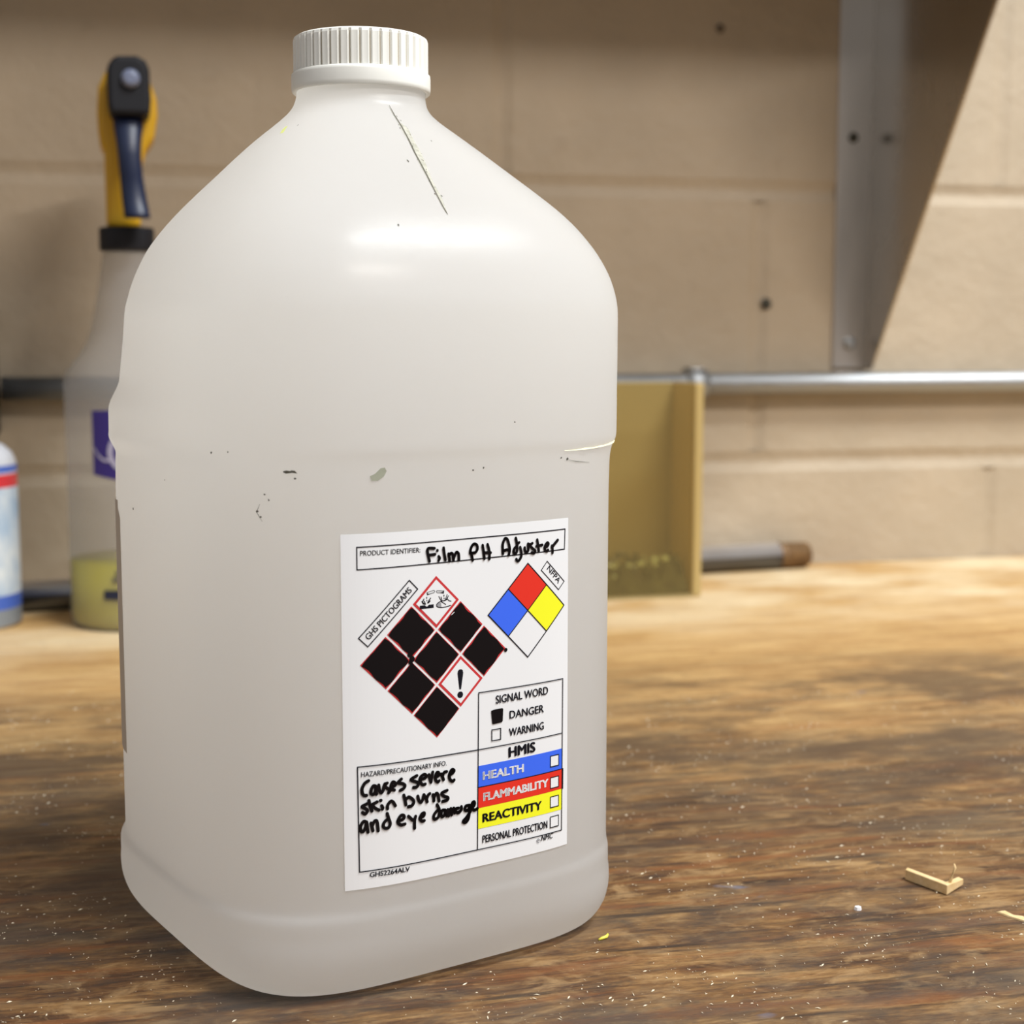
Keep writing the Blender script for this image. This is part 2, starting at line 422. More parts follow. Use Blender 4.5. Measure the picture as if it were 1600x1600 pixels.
def jug_body():
    m = MB(); n = 160
    zs = [-4.52 + 19*(1 - math.cos(math.radians(t))) for t in (0, 4, 8, 12, 16, 20, 25, 30, 35, 40, 46, 52, 58, 64, 70, 77, 84, 90)] + [16, 17, 18.5, 19.5, 20.3, 21, 21.6, 22.2, 22.8, 23.5, 24.5, 27, 30]
    zs += list(range(34, 147, 8)) + [147, 148, 149, 150, 150.7, 151.4, 152, 152.6, 153.2, 153.8, 154.5, 155.3, 156.2, 157.5, 159, 161, 163, 165, 167]
    z = 169
    while z < 256: zs.append(z); z += 2
    zs += [256, 257, 258, 259.5, 261, 264, 268, 272]
    rows = [[J(2*PI*j/n, z) for j in range(n)] for z in zs]
    m.grid(rows, True, 0, True, cap0=True, cap1=True)
    def patch(pts, mi, off=.12):
        c = (sum(p[0] for p in pts)/len(pts), sum(p[1] for p in pts)/len(pts))
        vs = [J(c[0], c[1], off)] + [J(a, b, off) for a, b in pts]
        k = len(pts)
        m.add(vs, [(0, 1 + i, 1 + (i+1) % k) for i in range(k)], mi)
    def ribbon(pts, w, mi, off=.16):
        L, R = [], []
        for i, (a, b) in enumerate(pts):
            p = Vector(J(a, b, off)); q0 = Vector(J(*pts[max(i-1, 0)], off)); q1 = Vector(J(*pts[min(i+1, len(pts)-1)], off))
            t = (q1 - q0).normalized()
            nn = Vector((math.cos(YAW + a), math.sin(YAW + a), .6)).normalized()
            sd = t.cross(nn).normalized()*w*(.5 if 0 < i < len(pts)-1 else .15)/1000
            L.append(p + sd); R.append(p - sd)
        m.grid([L, R], False, mi, False)
    def speck(a, b, r, mi=3):
        patch([(a + r/72*math.cos(2*PI*i/7)*random.uniform(.6, 1.3), b + r*math.sin(2*PI*i/7)*random.uniform(.6, 1.3)) for i in range(7)], mi, .15)
    sc = [(-1.6407,249.42),(-1.602,249.75),(-1.5603,247.98),(-1.5792,243.32),(-1.5786,240.17),(-1.5999,235.68),(-1.6224,230.41),(-1.6247,225.32),(-1.6363,220.57),
          (-1.6451,221.35),(-1.6466,225.88),(-1.6504,229.89),(-1.6517,235.52),(-1.6449,239.52),(-1.6357,243.61),(-1.6416,246.82)]
    right = sc[0:9]; left = [sc[0]] + sc[:8:-1] + [sc[8]]
    # scuffed band down the shoulder, as strips between its two outlines
    for i in range(8):
        for k in range(2):
            def at(L, u):
                i0 = min(int(u*(len(L)-1)), len(L)-2); f = u*(len(L)-1) - i0
                return (L[i0][0]*(1-f) + L[i0+1][0]*f, L[i0][1]*(1-f) + L[i0+1][1]*f)
            u0, u1 = i/8 + k/16, i/8 + (k+1)/16
            a, b, c_, d_ = at(left, u0), at(right, u0), at(right, u1), at(left, u1)
            m.add([J(*q, .12) for q in (a, b, c_, d_)], [(0, 1, 2, 3)], 1)
    ribbon([(-1.6518,255.78),(-1.6369,252.53),(-1.6251,248.74),(-1.6271,244.09),(-1.6376,239.99),(-1.6388,236.44),(-1.6423,231.63),(-1.6479,226.51),(-1.6447,222.78),(-1.6363,220.57)], .42, 2, .26)
    for i in range(26):
        u = random.random(); q = (lambda L: L)(right); i0 = min(int(u*8), 7)
        speck(q[i0][0] - random.uniform(0, .05), q[i0][1] + random.uniform(-3, 3), random.uniform(.12, .32), 2)
    patch([(-2.8906,246.76),(-2.8372,246.8),(-2.8793,249.28),(-2.9071,249.14),(-2.9168,248.24)], 5)
    patch([(-2.0194,147.11),(-2.0123,145.87),(-1.9896,145.8),(-1.9672,146.95),(-1.9585,148.4),(-1.9671,149.4),(-1.9831,149.21),(-2.0006,147.79)], 6, .2)
    ribbon([(-1.148,151.6),(-1.035,151.9),(-.93,152.2),(-.85,152.5),(-.80,152.8),(-.74,152.9)], .95, 4, .12)
    ribbon([(-1.1229,148.81),(-1.0677,148.03),(-.9909,147.37)], .25, 3)
    patch([(-2.3148,148.92),(-2.3043,149.15),(-2.2877,148.94),(-2.2774,149.16),(-2.2655,148.28),(-2.2817,148.5),(-2.3057,148.27)], 2, .15)
    ribbon([(-2.3936,139.76),(-2.4059,137.51),(-2.3857,134.9)], .22, 2)
    for a, b, r in [(-2.7057,248.98,.3),(-1.7328,237.04,.5),(-1.3934,244.45,.3),(-1.6183,226.26,.35),(-1.9181,216.73,.35),(-1.1237,149.08,.5),(-1.5834,147.39,.3),(-1.5335,147.98,.3),(-1.1575,149.49,.3),(-1.416,160.89,.25),
                    (-2.2726,146.96,.35),(-2.4029,137.74,.4),(-2.3913,136.22,.25),(-2.3759,142.45,.25),(-2.6265,153.21,.4),(-2.543,153.68,.25),(-2.9643,143.61,.25),(2.9329,132.47,.5),(-2.3616,140.94,.25),(-2.31,148.7,.35),(-2.285,148.9,.3)]:
        speck(a, b, r)
    return m.build('body', [M_JUG, M_SCUFF, M_DIRT, M_SPECK, M_YSTAIN, M_HIGHL, M_DAB], jug)
body = jug_body()

def jug_cap():
    cx, cy = .0021, 0.0
    m = MB(); nr = 42; rows = []
    R = .0213
    for z, dr in [(.2681, 0), (.2684, 0), (.2779, 0), (.2787, .0003), (.2792, .0012), (.2794, .0026)]:
        row = []
        for k in range(nr):
            for j, d in enumerate((.00055, .00055, .0, .00008, .00008, .0)):
                if z > .2785: d = 0
                a = 2*PI*(k + (0, .13, .26, .5, .7, .87)[j])/nr
                r = R - d - dr
                row.append((cx + r*math.cos(a), cy + r*math.sin(a), z))
        rows.append(row)
    n = nr*6
    m.grid(rows, True, 0, False, cap0=True, cap1=True)
    # grime sits in the bottom of each groove
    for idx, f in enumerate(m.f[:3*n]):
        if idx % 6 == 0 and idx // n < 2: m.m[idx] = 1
    cap = m.build('screw_cap', [M_CAP, M_GRIME], jug)
    b = MB()
    b.lathe([(.0204, .2622), (.0214, .2619), (.0219, .2624), (.0220, .2635), (.0220, .2668), (.0219, .2676), (.0214, .2680), (.0200, .2681)], 96, 0, False, False, (cx, cy))
    b.build('locking_ring', M_CAP, cap)
jug_cap()

# --- label: everything is laid out flat in millimetres (u along the face, v = height), then wrapped on the curved face
A0, N0 = 71.05, 3.388
def arc_table():
    ss, tt, ar = [], [], [0.0]
    K = 6000
    for i in range(K + 1):
        s = -A0*.999 + 2*A0*.999*i/K
        ss.append(s); tt.append(A0*max(0.0, 1 - abs(s/A0)**N0)**(1/N0))
        if i: ar.append(ar[-1] + math.hypot(ss[-1]-ss[-2], tt[-1]-tt[-2]))
    mid = ar[K//2]
    return ss, tt, [a - mid for a in ar]
SS, TT, AR = arc_table()
def face(u, v, off):
    lo, hi = 0, len(AR) - 1
    while hi - lo > 1:
        k = (lo + hi)//2
        if AR[k] <= u: lo = k
        else: hi = k
    f = (u - AR[lo])/(AR[hi] - AR[lo])
    s = SS[lo] + f*(SS[hi]-SS[lo]); t = TT[lo] + f*(TT[hi]-TT[lo])
    ds, dt = SS[hi]-SS[lo], TT[hi]-TT[lo]; L = math.hypot(ds, dt)
    s += -dt/L*off; t += ds/L*off
    # local axes: s along e1, t along -e2
    return ((s*CY_ + t*SY_)/1000, (s*SY_ - t*CY_)/1000, v/1000)

def cap_height():
    c = bpy.data.curves.new('lettering', 'FONT'); c.body = 'H'; c.size = 1.0
    o = bpy.data.objects.new('lettering', c); C.objects.link(o)
    bpy.context.view_layer.update()
    me = bpy.data.meshes.new_from_object(o.evaluated_get(bpy.context.evaluated_depsgraph_get()))
    h = max(v.co.y for v in me.vertices) - min(v.co.y for v in me.vertices)
    bpy.data.objects.remove(o); bpy.data.curves.remove(c); bpy.data.meshes.remove(me)
    return h
CAPH = cap_height()

class Flat2D:
    def __init__(s): s.items = []          # (points 2D, faces, material, layer)
    def poly(s, pts, mi, layer): s.items.append((list(pts), [tuple(range(len(pts)))], mi, layer))
    def mesh(s, pts, faces, mi, layer): s.items.append((pts, faces, mi, layer))
    def rect(s, u0, v0, u1, v1, mi, layer): s.poly([(u0, v0), (u1, v0), (u1, v1), (u0, v1)], mi, layer)
    def line(s, p, q, w, mi, layer):
        p, q = Vector(p), Vector(q); d = (q - p).normalized(); n = Vector((-d.y, d.x))*w/2; d = d*w/2
        s.poly([p-d-n, q+d-n, q+d+n, p-d+n], mi, layer)
    def frame(s, pts, w, mi, layer):
        for i in range(len(pts)): s.line(pts[i], pts[(i+1) % len(pts)], w, mi, layer)
    def disc(s, c, r, mi, layer, n=14, ry=None):
        s.poly([(c[0] + r*math.cos(2*PI*i/n), c[1] + (ry or r)*math.sin(2*PI*i/n)) for i in range(n)], mi, layer)
    def stroke(s, pts, w, mi, layer, smooth=True):
        P = [Vector(p) for p in pts]
        if smooth and len(P) > 2:
            Q = []
            for i in range(len(P)-1):
                p0, p1, p2, p3 = P[max(i-1, 0)], P[i], P[i+1], P[min(i+2, len(P)-1)]
                for k in range(5):
                    t = k/5
                    Q.append(.5*((2*p1) + (p2-p0)*t + (2*p0-5*p1+4*p2-p3)*t*t + (3*p1-p0-3*p2+p3)*t**3))
            Q.append(P[-1]); P = Q
        for i in range(len(P)-1):
            if (P[i+1]-P[i]).length < 1e-6: continue
            d = (P[i+1]-P[i]).normalized(); n = Vector((-d.y, d.x))*w/2
            s.poly([P[i]-n, P[i+1]-n, P[i+1]+n, P[i]+n], mi, layer)
        for p in P: s.disc(p, w/2, mi, layer, 10)
    def text(s, txt, p0, p1, cap, mi, layer, weight=0.0, shear=0.0):
        """p0, p1: left and right end of the base line; cap: letter height"""
        c = bpy.data.curves.new('lettering', 'FONT'); c.body = txt; c.size = 1.0; c.resolution_u = 3
        c.shear = shear
        o = bpy.data.objects.new('lettering', c); C.objects.link(o)
        bpy.context.view_layer.update()
        me = bpy.data.meshes.new_from_object(o.evaluated_get(bpy.context.evaluated_depsgraph_get()))
        bpy.data.objects.remove(o); bpy.data.curves.remove(c)
        xs = [v.co.x for v in me.vertices]; x0, x1 = min(xs), max(xs)
        H = CAPH
        p0, p1 = Vector(p0), Vector(p1); d = (p1 - p0)/(x1 - x0); n = Vector((-(p1-p0).y, (p1-p0).x)).normalized()*cap/H
        pts = [p0 + d*(v.co.x - x0) + n*v.co.y for v in me.vertices]
        dd = (p1 - p0).normalized()
        for qx, qy in (((-.07, -.03), (-.035, .03), (0, -.03), (.035, .03), (.07, 0)) if weight > .012 else ((-.03, -.015), (0, .02), (.03, 0))):
            sh_ = (dd*qx + Vector((-dd.y, dd.x))*qy)*cap*(.6 if cap < 1.6 else 1.0)
            s.mesh([tuple(p + sh_) for p in pts], [tuple(p.vertices) for p in me.polygons], mi, layer)
        bpy.data.meshes.remove(me)
    def wrap(s, name, mats, parent, base=.25, step=.035):
        bm = bmesh.new()
        for pts, faces, mi, layer in s.items:
            vs = [bm.verts.new((p[0], p[1], layer)) for p in pts]
            for f in faces:
                try:
                    q = bm.faces.new([vs[i] for i in f]); q.material_index = mi
                    q.normal_update()
                    if q.normal.z < 0: q.normal_flip()
                except ValueError: pass
        u = -44.0
        while u < 38:
            big = [f for f in bm.faces if min(v.co.x for v in f.verts) < u - 1e-4 and max(v.co.x for v in f.verts) > u + 1e-4 and
                   max(v.co.x for v in f.verts) - min(v.co.x for v in f.verts) > 2.0]
            if big:
                g = list({e for f in big for e in f.edges}) + big + list({v for f in big for v in f.verts})
                bmesh.ops.bisect_plane(bm, geom=g, plane_co=(u, 0, 0), plane_no=(1, 0, 0))
            u += 1.6
        for v in bm.verts:
            v.co = face(v.co.x, v.co.y, base + step*v.co.z)
        me = bpy.data.meshes.new(name); bm.to_mesh(me); bm.free()
        for mm in mats: me.materials.append(mm)
        o = bpy.data.objects.new(name, me); C.objects.link(o); o.parent = parent
        return o

HAND = [[[-15.25,122.13],[-15.57,123.58],[-15.9,125.24],[-15.47,125.88],[-13.62,125.74]],[[-15.4,123.93],[-13.46,124.01]],[[-12.7,125.1],[-12.65,125.03]],[[-12.27,123.32],[-11.93,122.77],[-12.28,122.12]],[[-10.63,125.67],[-10.38,123.92],[-10.05,122.1]],[[-9.01,123.82],[-8.75,122.74],[-8.64,121.76]],[[-8.84,123.2],[-8.23,123.91],[-7.62,123.56],[-7.37,121.88]],[[-7.37,122.03],[-6.66,123.78],[-6.14,124.04],[-5.62,123.4],[-5.54,121.81]],[[-0.87,121.28],[-1.22,122.75],[-1.66,124.0],[-1.12,125.47],[-0.32,126.02],[0.56,125.57],[0.74,124.42],[-0.07,123.49],[-1.75,123.47]],[[2.52,125.43],[2.87,123.49],[3.14,121.41]],[[4.22,125.53],[4.85,123.34],[4.84,121.2]],[[2.87,123.19],[5.3,123.0]],[[9.59,122.34],[9.51,123.77],[9.51,125.04],[9.94,126.29],[10.44,126.89],[11.21,126.34],[11.8,124.58],[11.97,123.15],[11.63,121.82]],[[9.68,123.11],[10.86,123.45],[11.88,123.15]],[[14.11,126.69],[14.37,125.67],[14.63,124.08],[14.46,122.52],[13.77,122.0],[13.39,122.61],[13.6,123.59],[14.46,124.23]],[[14.63,124.94],[15.32,125.24]],[[15.67,123.85],[16.1,122.39],[16.1,121.1],[15.5,120.15],[14.8,119.77],[14.28,120.39]],[[17.32,123.58],[17.5,122.56],[18.03,122.09],[18.65,122.75],[18.55,124.63]],[[18.65,123.33],[19.09,124.44]],[[20.15,124.64],[19.35,124.13],[20.07,123.21],[21.23,122.25],[20.79,121.64],[19.89,121.86]],[[21.95,125.58],[22.31,123.89],[22.59,122.14]],[[21.68,123.65],[23.87,123.83]],[[24.79,123.1],[25.91,123.3],[26.28,123.99],[25.72,124.33],[24.88,123.39],[24.98,122.22],[25.73,121.79],[26.1,122.12]],[[27.61,123.3],[27.9,122.25],[27.91,121.09]],[[27.71,122.71],[28.57,123.65],[29.93,124.77]],[[-34.61,60.85],[-35.68,60.27],[-36.46,58.97],[-36.48,57.57],[-36.0,56.75],[-35.22,56.66]],[[-32.57,59.07],[-33.28,59.16],[-33.86,58.11],[-33.87,56.99],[-33.16,56.76],[-32.58,57.67],[-32.57,58.93]],[[-32.5,58.92],[-32.44,57.65],[-32.3,56.66]],[[-31.63,59.23],[-31.36,57.52],[-30.86,56.89],[-30.27,57.65],[-29.89,59.15],[-29.52,59.38]],[[-29.08,59.46],[-29.97,58.88],[-28.81,57.74],[-28.22,57.24],[-28.67,56.6]],[[-27.77,58.16],[-26.58,58.55],[-26.72,59.28],[-27.46,59.52],[-27.92,58.46],[-27.93,57.62],[-26.89,57.12]],[[-24.7,60.05],[-25.76,59.14],[-24.34,58.65],[-23.59,57.98],[-24.05,57.2],[-25.1,56.79]],[[-35.18,54.21],[-36.6,53.54],[-35.34,52.69],[-35.07,51.96],[-35.78,51.34],[-36.48,51.85]],[[-34.6,55.12],[-34.2,53.39],[-33.72,51.93]],[[-32.18,54.4],[-33.77,53.76]],[[-33.77,53.76],[-32.78,52.65],[-31.63,51.94]],[[-31.17,54.69],[-31.0,54.66]],[[-30.83,53.1],[-30.47,52.49],[-30.62,52.08]],[[-29.01,52.0],[-29.0,52.98],[-28.11,53.98],[-27.37,53.74],[-26.64,52.5]],[[-23.99,55.22],[-23.62,53.75],[-23.33,52.29]],[[-23.32,53.84],[-22.4,54.41],[-21.03,53.34],[-20.88,52.47],[-21.51,51.72],[-22.58,51.6]],[[-35.38,48.91],[-36.23,49.16],[-37.08,47.86],[-36.96,46.44],[-36.26,46.36],[-35.54,47.67],[-35.38,48.91]],[[-35.31,48.91],[-35.12,47.2],[-34.92,45.91]],[[-34.04,48.46],[-33.7,47.16],[-33.49,46.14]],[[-33.69,47.58],[-32.96,48.89],[-32.25,48.65],[-31.92,45.93]],[[-29.17,50.61],[-28.75,49.14],[-28.25,47.38],[-28.92,46.35],[-30.09,46.52],[-30.37,47.54],[-29.63,48.57],[-28.75,48.86]],[[-25.79,47.85],[-24.13,48.3],[-23.97,49.13],[-24.87,49.41],[-25.78,48.27],[-25.79,47.28],[-24.9,46.58],[-23.69,46.67]],[[-22.6,48.77],[-21.23,47.41]],[[-20.3,48.39],[-20.62,47.02],[-20.64,44.89]],[[-19.81,60.32],[-21.59,59.59],[-21.29,59.12],[-19.6,58.3],[-19.29,57.75],[-19.92,57.0],[-20.92,57.01]],[[-18.82,58.96],[-17.1,59.26],[-16.78,59.92],[-17.56,60.33],[-18.65,59.64],[-18.74,58.52],[-18.05,57.42],[-17.11,57.41]],[[-15.91,60.0],[-15.22,57.69]],[[-15.22,57.69],[-14.64,60.59]],[[-13.62,59.0],[-12.66,59.28],[-12.65,60.06],[-13.29,60.23],[-13.78,59.17],[-13.62,58.0],[-12.99,57.4],[-12.51,57.68]],[[-11.85,59.58],[-11.38,58.65],[-11.06,57.74]],[[-11.38,58.79],[-10.89,59.86],[-10.0,60.0]],[[-9.12,58.86],[-7.97,59.25],[-7.48,59.89],[-8.13,60.35],[-8.79,59.66],[-9.12,58.57],[-8.8,57.37],[-7.99,56.81],[-7.5,57.09]],[[-19.55,54.24],[-19.17,52.9],[-18.56,52.24],[-17.93,52.99],[-17.6,54.36]],[[-17.53,54.21],[-16.83,53.1],[-16.52,52.05]],[[-16.67,52.93],[-16.19,53.99],[-15.64,54.33]],[[-14.61,53.87],[-14.3,52.82],[-14.3,51.96]],[[-14.3,52.82],[-13.65,54.0],[-13.01,53.76],[-12.55,51.67]],[[-9.87,54.38],[-11.73,53.83],[-10.93,52.84],[-9.64,52.19],[-9.81,51.5],[-11.42,51.34]],[[-18.9,47.73],[-17.65,48.09],[-17.49,48.92],[-18.27,48.77],[-18.9,47.59],[-18.29,46.63],[-17.5,46.64]],[[-13.27,50.65],[-12.56,49.23],[-12.49,47.78],[-13.06,46.73],[-14.18,46.5],[-14.33,47.67],[-13.37,48.8],[-12.56,49.09]],[[-10.63,48.61],[-11.6,48.64],[-11.93,47.54],[-11.61,46.77],[-10.8,47.2],[-10.47,48.44]],[[-10.63,48.61],[-10.32,47.41],[-9.99,46.77]],[[-9.66,48.59],[-9.35,46.66]],[[-9.34,47.52],[-8.68,48.71],[-8.37,46.77]],[[-8.36,47.35],[-7.7,48.68],[-7.38,47.18]],[[-9.99,47.64],[-7.71,47.67]],[[-6.07,48.4],[-7.05,48.28],[-6.89,47.38],[-5.91,47.07],[-5.08,47.79],[-5.08,48.66]],[[-6.24,46.98],[-5.08,47.65]],[[-2.26,48.61],[-3.59,48.55],[-3.76,47.41],[-2.77,47.24],[-2.1,48.29]],[[-2.1,48.29],[-2.27,46.28],[-2.78,44.33],[-3.78,43.64],[-4.44,44.19],[-3.44,45.03],[-1.94,46.66]],[[-1.94,47.09],[-0.6,48.32],[-0.59,49.34],[-1.26,49.16],[-1.43,47.59],[-0.6,46.86],[0.48,47.11]]]

def make_label():
    F = Flat2D()
    P, K, I, R, CR, B, Y, G = range(8)
    U0, U1, V0, V1 = -41.75, 34.55, 29.3, 131.2
    F.rect(U0, V0, U1, V1, P, 0)
    lw = .34
    # product identifier
    F.frame([(-37.2, 121.2), (32.9, 121.75), (33.15, 127.85), (-37.2, 127.5)], lw, K, 2)
    F.text('PRODUCT IDENTIFIER:', (-36.26, 125.08), (-18.12, 124.93), 1.35, K, 2, .006)
    # pictogram and fire-diamond captions
    F.frame([(-21.65, 117.17), (-19.03, 114.47), (-34.36, 99.27), (-37.01, 101.85)], lw, K, 2)
    F.text('GHS PICTOGRAMS', (-34.05, 101.1), (-20.75, 114.1), 1.75, K, 2, .006)
    F.frame([(25.91, 118.7), (32.82, 111.92), (30.47, 109.61), (23.64, 116.2)], .28, K, 2)
    F.text('NFPA', (25.75, 116.3), (30.3, 111.45), 1.6, K, 2, .006)
    # nine-cell pictogram grid
    uc, vc, st, hh = -13.05, 94.15, 8.03, 7.55
    def dia(c, h): return [(c[0], c[1]-h), (c[0]+h, c[1]), (c[0], c[1]+h), (c[0]-h, c[1])]
    rnd = random.Random(3)
    for i in range(3):
        for j in range(3):
            c = (uc + (j-i)*st, vc + (2-i-j)*st)
            F.poly(dia(c, hh), CR, 2)
            if (i, j) in ((0, 0), (1, 2)):
                F.poly(dia(c, hh - 1.05), P, 3)
            else:
                # marker scribbled over the cell with uneven edges
                e = []
                D = dia(c, hh - .12)
                for k in range(4):
                    a, b = Vector(D[k]), Vector(D[(k+1) % 4])
                    inn = (Vector(c) - (a+b)/2).normalized()
                    wob = rnd.uniform(0, .45)
                    for q in range(9):
                        t = .04 + .92*q/8
                        e.append(a + (b-a)*t + inn*max(0, wob*(.5 + .5*math.sin(q*1.3 + i + k)) + rnd.uniform(-.06, .10)))
                F.poly(e, I, 4)
    for (a, b, r) in ((-21.6, 95.9, .9), (-21.0, 94.5, .9), (-21.5, 93.6, .7), (10.6, 93.6, .6), (-6.9, 94.2, .5)):
        F.disc((a, b), r, I, 5)
    F.stroke([(-8.1, 106.0), (-7.2, 106.7)], .22, P, 6, False)
    # exclamation mark
    F.poly([(-5.55, 83.75), (-4.95, 83.75), (-4.18, 88.5), (-4.35, 89.3), (-4.8, 89.65), (-5.55, 89.65), (-6.0, 89.3), (-6.15, 88.5)], K, 4)
    F.disc((-5.25, 82.15), .98, K, 4, 18)
    # corrosion pictogram
    F.poly([(-18.4, 108.6), (-13.93, 108.6), (-13.93, 109.65), (-15.5, 109.65), (-15.9, 109.25), (-16.4, 109.25), (-16.8, 109.63), (-18.44, 109.6)], K, 4)
    for a, b in (((-16.1, 113.2), (-13.9, 113.65)), ((-16.0, 112.6), (-13.75, 113.0))):
        F.stroke([a, b], .17, K, 4, False)
    F.stroke([(-13.9, 113.65), (-13.55, 113.4), (-13.75, 113.0)], .17, K, 4)
    F.poly([(-16.25, 113.3), (-16.05, 112.4), (-14.6, 112.75), (-15.7, 112.85)], K, 4)
    F.stroke([(-12.8, 113.45), (-10.6, 113.2)], .17, K, 4, False); F.stroke([(-12.75, 112.85), (-10.6, 112.65)], .17, K, 4, False)
    F.stroke([(-12.8, 113.45), (-13.05, 113.2), (-12.75, 112.85)], .17, K, 4)
    F.poly([(-10.45, 113.3), (-10.6, 112.4), (-12.2, 112.75), (-11.1, 112.95)], K, 4)
    for a, b, r in ((-16.2, 111.7, .2), (-16.15, 110.9, .16), (-10.55, 111.8, .2), (-10.5, 111.0, .17)): F.disc((a, b), r, K, 4, 8, r*1.5)
    for q in ([(-16.9, 109.9), (-17.5, 110.6), (-17.1, 111.4)], [(-16.6, 109.9), (-17.0, 110.8)], [(-17.3, 110.0), (-17.75, 110.8)], [(-15.9, 110.2), (-15.5, 110.8), (-14.95, 111.5)], [(-15.6, 110.2), (-15.1, 110.7)]):
        F.stroke(q, .34, K, 4)
    for q in ([(-11.5, 110.4), (-12.2, 111.7)], [(-11.2, 110.5), (-11.5, 111.5)], [(-10.1, 110.5), (-9.5, 112.0)], [(-9.8, 110.6), (-9.05, 111.6)], [(-9.6, 110.7), (-9.3, 111.0)]):
        F.stroke(q, .28, K, 4)
    F.stroke([(-8.2, 110.0), (-8.8, 110.15), (-9.4, 110.6), (-10.4, 110.35), (-11.3, 110.3), (-12.3, 110.0), (-13.0, 109.4), (-12.7, 108.75), (-11.5, 108.45), (-9.9, 108.5), (-8.3, 108.8)], .28, K, 4)
    F.stroke([(-11.6, 110.2), (-10.7, 109.7), (-10.0, 109.2)], .26, K, 4)
    F.poly([(-12.9, 109.4), (-12.2, 109.9), (-11.5, 109.9), (-11.4, 108.5), (-12.5, 108.65)], G, 4)
    # fire diamond
    cu, cv, h = 18.6, 104.6, 14.15
    q = h/2
    F.poly(dia((cu, cv + q), q), R, 2); F.poly(dia((cu - q, cv), q), B, 2); F.poly(dia((cu + q, cv), q), Y, 2)
    F.frame(dia((cu, cv), h), .36, K, 3)
    F.line((cu - q, cv - q), (cu + q, cv + q), .3, K, 3); F.line((cu + q, cv - q), (cu - q, cv + q), .3, K, 3)
    # signal word and rating table
    F.frame([(.55, 34.5), (32.05, 34.4), (32.35, 81.95), (1.1, 81.9)], .3, K, 5)
    F.line((.9, 64.8), (32.15, 65.0), .3, K, 5)
    F.text('SIGNAL WORD', (7.09, 77.83), (26.28, 78.07), 2.35, K, 5, .006)
    F.text('DANGER', (12.0, 72.6), (24.64, 72.75), 2.3, K, 5, .006)
    F.text('WARNING', (11.78, 67.29), (24.66, 67.45), 2.3, K, 5, .006)
    F.text('HMIS', (11.78, 60.9), (21.32, 61.1), 2.95, K, 5, .022)
    F.poly([(5.4, 75.9), (6.4, 76.15), (9.3, 76.2), (9.68, 75.9), (9.5, 72.3), (9.2, 71.95), (6.2, 71.75), (5.8, 72.0)], I, 5)
    F.frame([(5.65, 66.8), (8.75, 66.8), (8.8, 70.1), (5.65, 70.1)], .3, K, 5)
    F.poly([(.75, 53.4), (32.2, 53.75), (32.25, 60.15), (.8, 59.85)], B, 2)
    F.poly([(.7, 47.1), (32.55, 47.5), (32.6, 53.75), (.75, 53.4)], R, 3)
    F.poly([(.65, 40.8), (31.95, 40.95), (32.05, 47.45), (.7, 47.1)], Y, 2)
    F.line((.75, 53.4), (32.5, 53.75), .28, K, 4)
    F.line((32.45, 47.5), (32.5, 53.75), .34, K, 6)
    F.text('HEALTH', (2.6, 55.5), (17.0, 55.55), 2.35, P, 5, .022)
    F.text('FLAMMABILITY', (2.75, 49.05), (26.4, 49.3), 2.35, P, 5, .016)
    F.text('REACTIVITY', (2.45, 42.6), (23.8, 42.7), 2.5, K, 5, .016)
    F.text('PERSONAL PROTECTION', (2.33, 36.25), (26.15, 36.35), 2.25, K, 5, .004)
    for v0, wf in ((55.2, 1), (48.45, 1), (42.4, 0), (36.1, 0)):
        F.rect(27.4, v0, 30.7, v0 + 3.35, P if v0 != 42.4 else P, 4)
        F.frame([(27.4, v0), (30.7, v0), (30.7, v0 + 3.35), (27.4, v0 + 3.35)], .3, K, 5)
    F.text('NMC', (23.7, 32.65), (28.6, 32.72), 1.6, K, 5, .006, .30)
    F.stroke([(23.4, 32.9), (22.7, 33.6), (22.1, 33.2), (22.4, 32.5), (23.0, 32.5)], .22, G, 5)
    F.stroke([(22.9, 33.15), (22.5, 33.1), (22.6, 32.9)], .18, G, 5)
    # hazard information box
    F.line((-37.75, 65.1), (.9, 64.8), .34, K, 5); F.line((-37.75, 65.1), (-37.5, 34.5), .34, K, 5); F.line((-37.5, 34.5), (.55, 34.5), .32, K, 5)
    F.text('HAZARD/PRECAUTIONARY INFO.', (-36.73, 62.1), (-9.97, 61.85), 1.4, K, 5, .006)
    F.text('GHS2264ALV', (-34.5, 32.6), (-22.29, 32.4), 1.4, K, 5, .016)
    # marker handwriting
    for k, st_ in enumerate(HAND):
        F.stroke(st_, .88 if k < 24 else 1.0, I, 7)
    return F.wrap('hazard_label', [M_PAPER, M_BLK, M_INK, M_RED, M_CRIM, M_BLU, M_YEL, M_GREY], jug)
lab = make_label()
tag(lab, 'white hazard communication label filled in with black marker')

# old label on the face turned away to the left; only its front edge shows
m = MB()
rows = []
for z in (51, 60, 80, 100, 120, 128, 131, 133.5):
    row = []
    for k in range(13):
        th = 2.74 - (.04 if z > 129 else 0) - .62*k/12
        row.append(J(th + .0, z, .35))
    rows.append(row)
m.grid(rows, False, 0, True)
m.build('back_label', M_PAPER2, jug)

